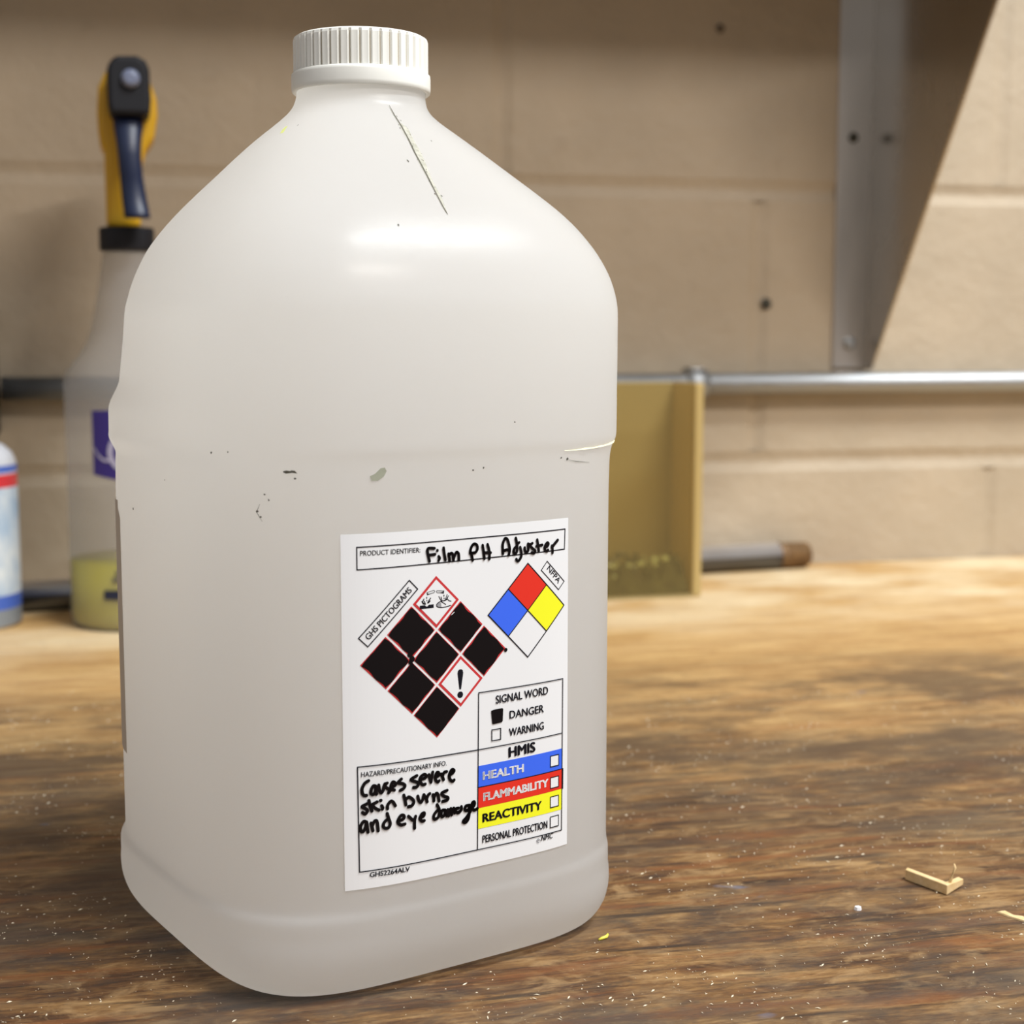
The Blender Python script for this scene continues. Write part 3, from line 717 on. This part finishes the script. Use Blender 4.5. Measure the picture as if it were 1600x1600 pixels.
# ------------------------------------------------------------------ spray bottle
sb = empty('spray_bottle', (-.2465, .981, 0), .25)
tag(sb, 'frosted spray bottle with yellow and navy trigger head and some yellow liquid', 'spray bottle')
PR = [(.0385, 0), (.0408, .0012), (.0418, .004), (.042, .008), (.042, .060), (.0418, .110), (.042, .155), (.0417, .160), (.040, .1645), (.0365, .169), (.0315, .1755), (.0268, .183), (.0236, .192), (.0210, .205), (.0185, .220), (.0160, .234), (.0150, .2405), (.0150, .246)]
m = MB(); m.lathe(PR, 64, 0, True, True)
bt = m.build('bottle', M_SPRAY_T, sb)
m = MB(); m.lathe([(.0375, .001), (.0405, .004), (.0410, .009), (.0410, .043), (.001, .0432)], 64, 0, True, True)
m.build('liquid', M_LIQ, sb)
m = MB(); n = 40
m.lathe([(.0165, .2405), (.0172, .2410), (.0172, .2545), (.0165, .2552)], 40, 0, True, True)
m.build('collar', M_BLACK, sb, .0006)
# printed label wrapped on the front
def cyl(r, a, z): return (r*math.sin(a), -r*math.cos(a), z)
m = MB(); r = .0424
def cpatch(a0, a1, z0, z1, mi, rr=r, n=14, slant=0.0):
    rows = [[cyl(rr, a0 + (a1-a0)*k/n, z0 - slant*math.sin(PI*k/n)) for k in range(n+1)], [cyl(rr, a0 + (a1-a0)*k/n, z1) for k in range(n+1)]]
    m.grid(rows, False, mi, True)
A_ = .61
cpatch(-A_, A_, .1005, .1405, 0, slant=.004)
def carc(ca, cz, rad, t0, t1, w, mi, n=26, rr=r+.0003):
    L, R = [], []
    for k in range(n+1):
        t = t0 + (t1-t0)*k/n
        for X, q in ((L, rad-w/2), (R, rad+w/2)): X.append(cyl(rr, ca + q*math.cos(t)/.042, cz + q*math.sin(t)))
    m.grid([L, R], False, mi, True)
carc(-.06, .1145, .0115, .2, 2*PI - .9, .0032, 1)
L = [cyl(r + .0003, -A_ + .02 + k*.05, .1165 - .004*k + .0005*k*k) for k in range(6)]
L2 = [(p[0], p[1], p[2] + .0016) for p in L]
m.grid([L, L2], False, 1, True)
for k in range(4): cpatch(-.14, .14, .0560 + .0095*k, .0630 + .0095*k, 0)
for k in range(3): cpatch(-.36 + .05*k, .36, .0330 + .0042*k, .0355 + .0042*k, 2)
cpatch(-.50, .50, .0215, .0275, 3)
m.build('printed_label', [M_LIQ2, M_SWIRL, M_TXTG, M_NAVY], sb)
# head: yellow shroud behind, black nozzle block in front on top, navy trigger hanging in front
HK = .90
def outline(pts, y0, y1, name, mat, bev, parent=sb):
    pts = [(x, .2552 + (z - .2552)*HK) for x, z in pts]
    m = MB(); k = len(pts)
    m.add([(x, y0, z) for x, z in pts] + [(x, y1, z) for x, z in pts],
          [tuple(range(k)), tuple(range(2*k-1, k-1, -1))] + [(i, k+i, k+(i+1) % k, (i+1) % k) for i in range(k)])
    return m.build(name, mat, parent, bev, 3)
outline([(x + .0022, z) for x, z in [(-.0145, .2550), (-.0146, .280), (-.0147, .3085), (-.0168, .3125), (-.0180, .322), (-.0184, .335), (-.0172, .352), (-.012, .364), (.006, .3665), (.0145, .358), (.0186, .345), (.0190, .333), (.0165, .318), (.0110, .3085), (.0065, .290), (.0070, .2550)]], -.004, .034, 'shroud', M_YELLOW, .0035)
nb = outline([(x + .004, z) for x, z in [(-.0118, .3290), (-.0132, .337), (-.0134, .357), (-.0120, .3640), (-.0070, .3680), (.0050, .3685), (.0100, .3655), (.0122, .3600), (.0128, .340), (.0118, .3290)]], -.034, .0, 'nozzle_block', M_BLACK, .003)
m = MB()
m.lathe([(.0048, 0), (.0056, .0008), (.0056, .0045), (.0030, .0062)], 24, 0, True, True)
nz = m.build('nozzle', M_NOZ, nb); nz.rotation_euler = (PI/2, 0, 0); nz.location = (.0048, -.032, .2552 + (.3525 - .2552)*HK)
m = MB(); rows = []
for z, x0, x1, y in [(.334, -.0085, .0095, -.020), (.322, -.0078, .0092, -.024), (.312, -.0066, .0080, -.028), (.302, -.0058, .0076, -.030), (.288, -.0050, .0082, -.0285), (.274, -.0042, .0100, -.028), (.264, -.0034, .0115, -.031), (.2595, -.0030, .0120, -.034)]:
    x0 += .0018; x1 += .0024; z = .2552 + (z - .2552)*HK
    rows.append([(x0, y - .002, z), ((x0*.6+x1*.4), y - .0045, z), ((x0*.3+x1*.7), y - .0045, z), (x1, y - .002, z), (x1, y + .006, z), (x0, y + .006, z)])
m.grid(rows, True, 0, True, True, True)
m.build('trigger', M_NAVY, sb)

# ------------------------------------------------------------------ bottle cut by the left edge
lb = empty('cleaner_bottle', (-.3555, .9695, 0))
tag(lb, 'white bottle with red band and mottled blue label, cut off by the left edge', 'bottle')
m = MB(); m.lathe([(.0325, 0), (.0345, .0015), (.035, .005), (.035, .103), (.0343, .1075), (.0318, .1125), (.027, .1168), (.020, .120), (.0145, .122), (.0135, .124), (.0135, .132)], 56)
m.build('bottle', M_WBOT, lb)
m = MB(); q = .0352
def band(z0, z1, mi): m.grid([[(q*math.cos(2*PI*j/56), q*math.sin(2*PI*j/56), z) for j in range(56)] for z in (z0, z1)], True, mi, True)
band(.1000, .1045, 0); band(.0990, .1000, 3); band(.0905, .0990, 1); band(.0215, .0905, 2); band(.0125, .0215, 0); band(.0020, .0125, 4)
m.build('label', [M_WBLU, M_WRED, M_WLAB, M_WBOT, M_WGRY], lb)
m = MB(); m.lathe([(.0165, .126), (.017, .127), (.017, .146), (.016, .148)], 40); m.build('cap', M_WBLU, lb)

# ------------------------------------------------------------------ steel rod lying at the foot of the wall
p0, p1 = Vector((-.340, 1.0130, .0106)), Vector((.2400, 1.2185, .0106))
rod = empty('steel_rod', tuple(p0))
tag(rod, 'long dark steel rod with a rusty end lying on the bench along the wall', 'rod')
d = (p1 - p0)
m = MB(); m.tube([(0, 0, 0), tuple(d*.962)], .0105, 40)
for i_, f_ in enumerate(m.f[:40]):      # upper faces in brighter steel: the top highlight painted as colour
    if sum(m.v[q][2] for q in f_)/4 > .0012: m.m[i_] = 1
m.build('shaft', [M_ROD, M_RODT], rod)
m = MB(); m.tube([tuple(d*.955), tuple(d*.958), tuple(d*.962), tuple(d*.997), tuple(d)], [.0102, .0112, .0104, .0100, .0090], 32); m.build('end_sleeve', M_RUST, rod)

# ------------------------------------------------------------------ amber plastic bin
cR = Vector((.1365, 1.0770, 0))
bw, bd, bh = .118, .050, .1535
bn = empty('plastic_bin', tuple(cR - Vector((math.cos(WA), math.sin(WA), 0))*bw), WA)
tag(bn, 'tall amber plastic bin with dark green residue in the bottom, right of the jug', 'bin')
m = MB(); m.box((.0, 0, .002), (bw - .0065, .0025, bh)); m.build('front_panel', M_AMBF, bn, .0006)
m = MB(); m.box((.0, bd - .0025, .002), (bw - .0065, bd, bh)); m.build('rear_panel', M_AMB, bn, .0006)
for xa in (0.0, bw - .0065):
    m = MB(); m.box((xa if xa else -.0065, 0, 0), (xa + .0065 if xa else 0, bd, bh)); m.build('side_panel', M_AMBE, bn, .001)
m = MB(); m.box((0, .0, 0), (bw - .0065, bd, .002)); m.build('base', M_AMB, bn)
m = MB(); rr = random.Random(5)
nx, ny = 26, 9
hm = [[(.003 + (bw - .0125)*i/nx, .0032 + (bd - .0064)*j/ny, .017 + .006*math.sin(i*.9 + j) + .005*math.sin(i*2.3) + rr.uniform(-.002, .002)) for i in range(nx+1)] for j in range(ny+1)]
m.grid(hm, False, 0, False)
m.grid([[(x, y, .0025) for x, y, z in hm[0]], hm[0]], False, 0, False)
m.grid([[(r_[-1][0], r_[-1][1], .0025) for r_ in hm], [r_[-1] for r_ in hm]], False, 0, False)
for k in range(240):
    x, y = rr.uniform(.004, bw - .012), rr.uniform(.005, bd - .005)
    z = .004 + .024*rr.random()
    if rr.random() < .6: y = .0045
    s_ = rr.uniform(.003, .0065)
    Mx = Matrix.Translation((x, max(.0028 + s_*.95, min(y, bd - .0028 - s_*.95)), max(z, .002 + s_*.9))) @ Matrix.Rotation(rr.uniform(0, 6), 4, Vector((rr.random(), rr.random(), rr.random() + .1)).normalized())
    a = s_*.55
    vs = [Mx @ Vector(v) for v in ((a, 0, 0), (-a, 0, 0), (0, a*rr.uniform(.4, 1), 0), (0, -a*rr.uniform(.4, 1), 0), (0, 0, a), (0, 0, -a*.6))]
    m.add(vs, [(0,2,4),(2,1,4),(1,3,4),(3,0,4),(2,0,5),(1,2,5),(3,1,5),(0,3,5)], 0 if rr.random() < .8 else 1)
rs = m.build('residue', [M_RES, flat('pale_green_shard', (.62, .68, .36), .15)])
rs.location = bn.location; rs.rotation_euler = bn.rotation_euler
tag(rs, 'loose dark green residue with pale shards in the bottom of the amber bin', 'residue', kind='stuff')

# ------------------------------------------------------------------ wall fittings
cz = .1495
cp = empty('conduit_pipe', tuple(wl(.1432, .0135, cz)), WA)
tag(cp, 'horizontal galvanised conduit pipe running along the block wall', 'pipe')
m = MB(); m.tube([(-.520, 0, 0), (1.40, 0, 0)], .0084, 28); m.build('tube', M_EMT, cp)
m = MB(); m.tube([(-.006, 0, 0), (-.0055, 0, 0), (.012, 0, 0), (.0125, 0, 0)], [.0086, .0110, .0110, .0086], 28); m.build('coupling', M_EMT, cp)
m = MB(); m.box((-.003, -.005, .0095), (.008, .0130, .0125)); m.build('clip', M_ROD, cp, .001)
ob = empty('outlet_box', tuple(wl(-.425, 0, .165)), WA)
tag(ob, 'dark metal outlet box at the end of the conduit, at the left picture edge', 'outlet box')
m = MB(); m.box((-.045, -.038, -.048), (.0455, -.002, .042)); m.build('housing', M_BLACK, ob, .002)
m = MB(); m.box((-.047, -.0405, -.050), (.0470, -.038, .044)); m.build('cover_plate', M_BLACK, ob, .0008)

# shelf bracket: folded sheet, a flange on the wall and a tapering side plate standing out from it
ZS = .590
br = empty('shelf_bracket', tuple(wl(.297, 0, .161)), WA)
tag(br, 'tall tapering galvanised sheet metal shelf bracket bolted to the wall above the conduit', 'bracket')
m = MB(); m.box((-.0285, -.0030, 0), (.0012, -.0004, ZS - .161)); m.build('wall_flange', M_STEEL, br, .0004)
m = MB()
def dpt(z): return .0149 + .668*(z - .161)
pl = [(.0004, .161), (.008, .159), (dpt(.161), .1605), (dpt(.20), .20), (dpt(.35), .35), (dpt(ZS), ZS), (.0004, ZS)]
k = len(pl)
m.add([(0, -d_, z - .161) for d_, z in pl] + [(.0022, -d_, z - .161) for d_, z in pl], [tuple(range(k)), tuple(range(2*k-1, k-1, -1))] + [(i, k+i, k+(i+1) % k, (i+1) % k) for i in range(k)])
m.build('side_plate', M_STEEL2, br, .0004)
for (sx, z, mt, nm) in ((-.0152, .3455, M_DARK, 'bolt_hole'), (-.0140, .181, M_EMT, 'bolt')):
    m = MB(); r_ = .0042 if nm == 'bolt_hole' else .0052
    m.lathe([(r_, 0), (r_, .0008 if nm == 'bolt_hole' else .0022), (r_*.7, .001 if nm == 'bolt_hole' else .0034)], 20)
    o = m.build(nm, mt, br); o.rotation_euler = (PI/2, 0, 0); o.location = (sx, -.0029, z - .161)
sh = empty('wall_shelf', tuple(wl(-.40, 0, ZS)), WA)
tag(sh, 'wooden wall shelf carried by the sheet metal bracket above the bench', 'shelf')
m = MB(); m.box((-.75, -.305, 0), (.705, -.002, .022)); m.build('board', M_FLOOR, sh, .001)

for s_, z, r_, lbl in ((.2105, .2126, .0046, 'dark screw hole in the block wall left of the bracket foot'), (.1675, .4259, .0036, 'small dark screw hole high in the shaded wall')):
    m = MB(); m.lathe([(r_*1.0, 0), (r_*.95, .0008), (r_*.5, .0014)], 14)
    o = m.build('screw_anchor', M_DARK if z < .3 else M_DARK2); o.rotation_euler = (PI/2, 0, WA); o.location = wl(s_, .0002, z)
    tag(o, lbl, 'screw anchor')

# ------------------------------------------------------------------ debris on the bench
wc = empty('wood_chip', (.1435, .4880, 0))
tag(wc, 'bent pale wood chip with an upright whisker on the bench right of the jug', 'wood chip')
m = MB()
top = [(-.0084, .0138), (.0018, -.0008), (.0095, .0068), (.0084, .0090), (.0024, .0030), (-.0070, .0162)]
hz = [.0038, .0036, .0030, .0030, .0035, .0037]
m.add([(x, y, .0002 + (.0008 if i in (2, 3) else 0)) for i, (x, y) in enumerate(top)] + [(x, y, z) for (x, y), z in zip(top, hz)],
      [(5,4,1,0),(4,3,2,1),(6,7,10,11),(7,8,9,10)] + [(i, (i+1) % 6, 6 + (i+1) % 6, 6 + i) for i in range(6)])
m.build('splint', M_CHIP, wc, .0002)
m = MB(); m.tube([(.0030, .0022, .0020), (.0042, .0024, .0052), (.0053, .0026, .0084), (.0050, .0028, .0098)], [.00052, .00046, .00048, .00020], 6); m.build('whisker', M_CHIP, wc)
def chunk(name, loc, pts, h, mat, rz=0):
    m = MB(); k = len(pts)
    m.add([(x, y, 0) for x, y in pts] + [(x*.85, y*.85, h) for x, y in pts], [tuple(range(k-1, -1, -1)), tuple(range(k, 2*k))] + [(i, (i+1) % k, k+(i+1) % k, k+i) for i in range(k)])
    o = m.build(name, mat); o.location = loc; o.rotation_euler = (0, 0, rz); return o
tag(chunk('wood_splinter', (.1630, .4655, .0001), [(-.0062, .0070), (-.0036, .0082), (-.0018, .0040), (.0012, .0028), (.0040, -.0022), (.0086, -.0062), (.0060, -.0078), (.0010, -.0022), (-.0012, .0), (-.0034, .0026)], .0005, M_CHIP),
    'flat tan wood splinter at the right picture edge', 'splinter')
tag(chunk('white_crumb', (.1126, .4744, .0001), [(-.0012, 0), (-.0004, -.0009), (.0008, -.0008), (.0013, .0001), (.0005, .0010), (-.0007, .0008)], .0011, M_CRUMB),
    'small white crumb on the bench left of the wood chip', 'crumb')
ys = MB(); ys.tube([(-.0017, -.0012, .0004), (-.0004, -.0004, .0006), (.0008, .0002, .0008), (.0013, .0012, .0012)], [.0003, .0005, .0005, .0003], 8)
o = ys.build('yellow_shaving', M_SHAV); o.location = (.0285, .4503, 0)
tag(o, 'tiny curled yellow shaving beside the right foot of the jug', 'shaving')
m = MB(); rr = random.Random(11)
cx_, sx_ = math.cos(WA), math.sin(WA)
for k in range(3400):
    while True:
        x, y = rr.uniform(-.30, .30), .36 + .42*rr.random()**1.6
        lx, ly = x - JX/1000, y - JY/1000
        if abs(x)/y > .37: continue
        a = lx*CY_ + ly*SY_; b = -lx*SY_ + ly*CY_
        if max(abs(a), abs(b)) < .0735: continue
        cl = math.sin(x*61 + 1.3) * math.sin(y*83 + x*20) + rr.uniform(-.8, .9)
        if cl > .1: break
    s_ = rr.choice((.0001, .00012, .00014, .00018, .00022, .0003, .0004))*rr.uniform(.6, 1.1); el = rr.uniform(1.0, 2.8)
    an = rr.uniform(0, PI); ca, sa = math.cos(an), math.sin(an)
    tz = rr.uniform(.0, .5)*s_
    vs = [(x + ca*s_*el, y + sa*s_*el, .00010 + tz), (x - sa*s_*.5, y + ca*s_*.5, .0002 + s_*.35), (x - ca*s_*el, y - sa*s_*el, .00010), (x + sa*s_*.5, y - ca*s_*.5, .00008), (x, y, .0002 + s_*.6)]
    m.add(vs, [(0,1,4),(1,2,4),(2,3,4),(3,0,4)])
tag(m.build('sawdust', M_FLAKE), 'pale sawdust flecks scattered over the front of the bench', 'sawdust', kind='stuff')
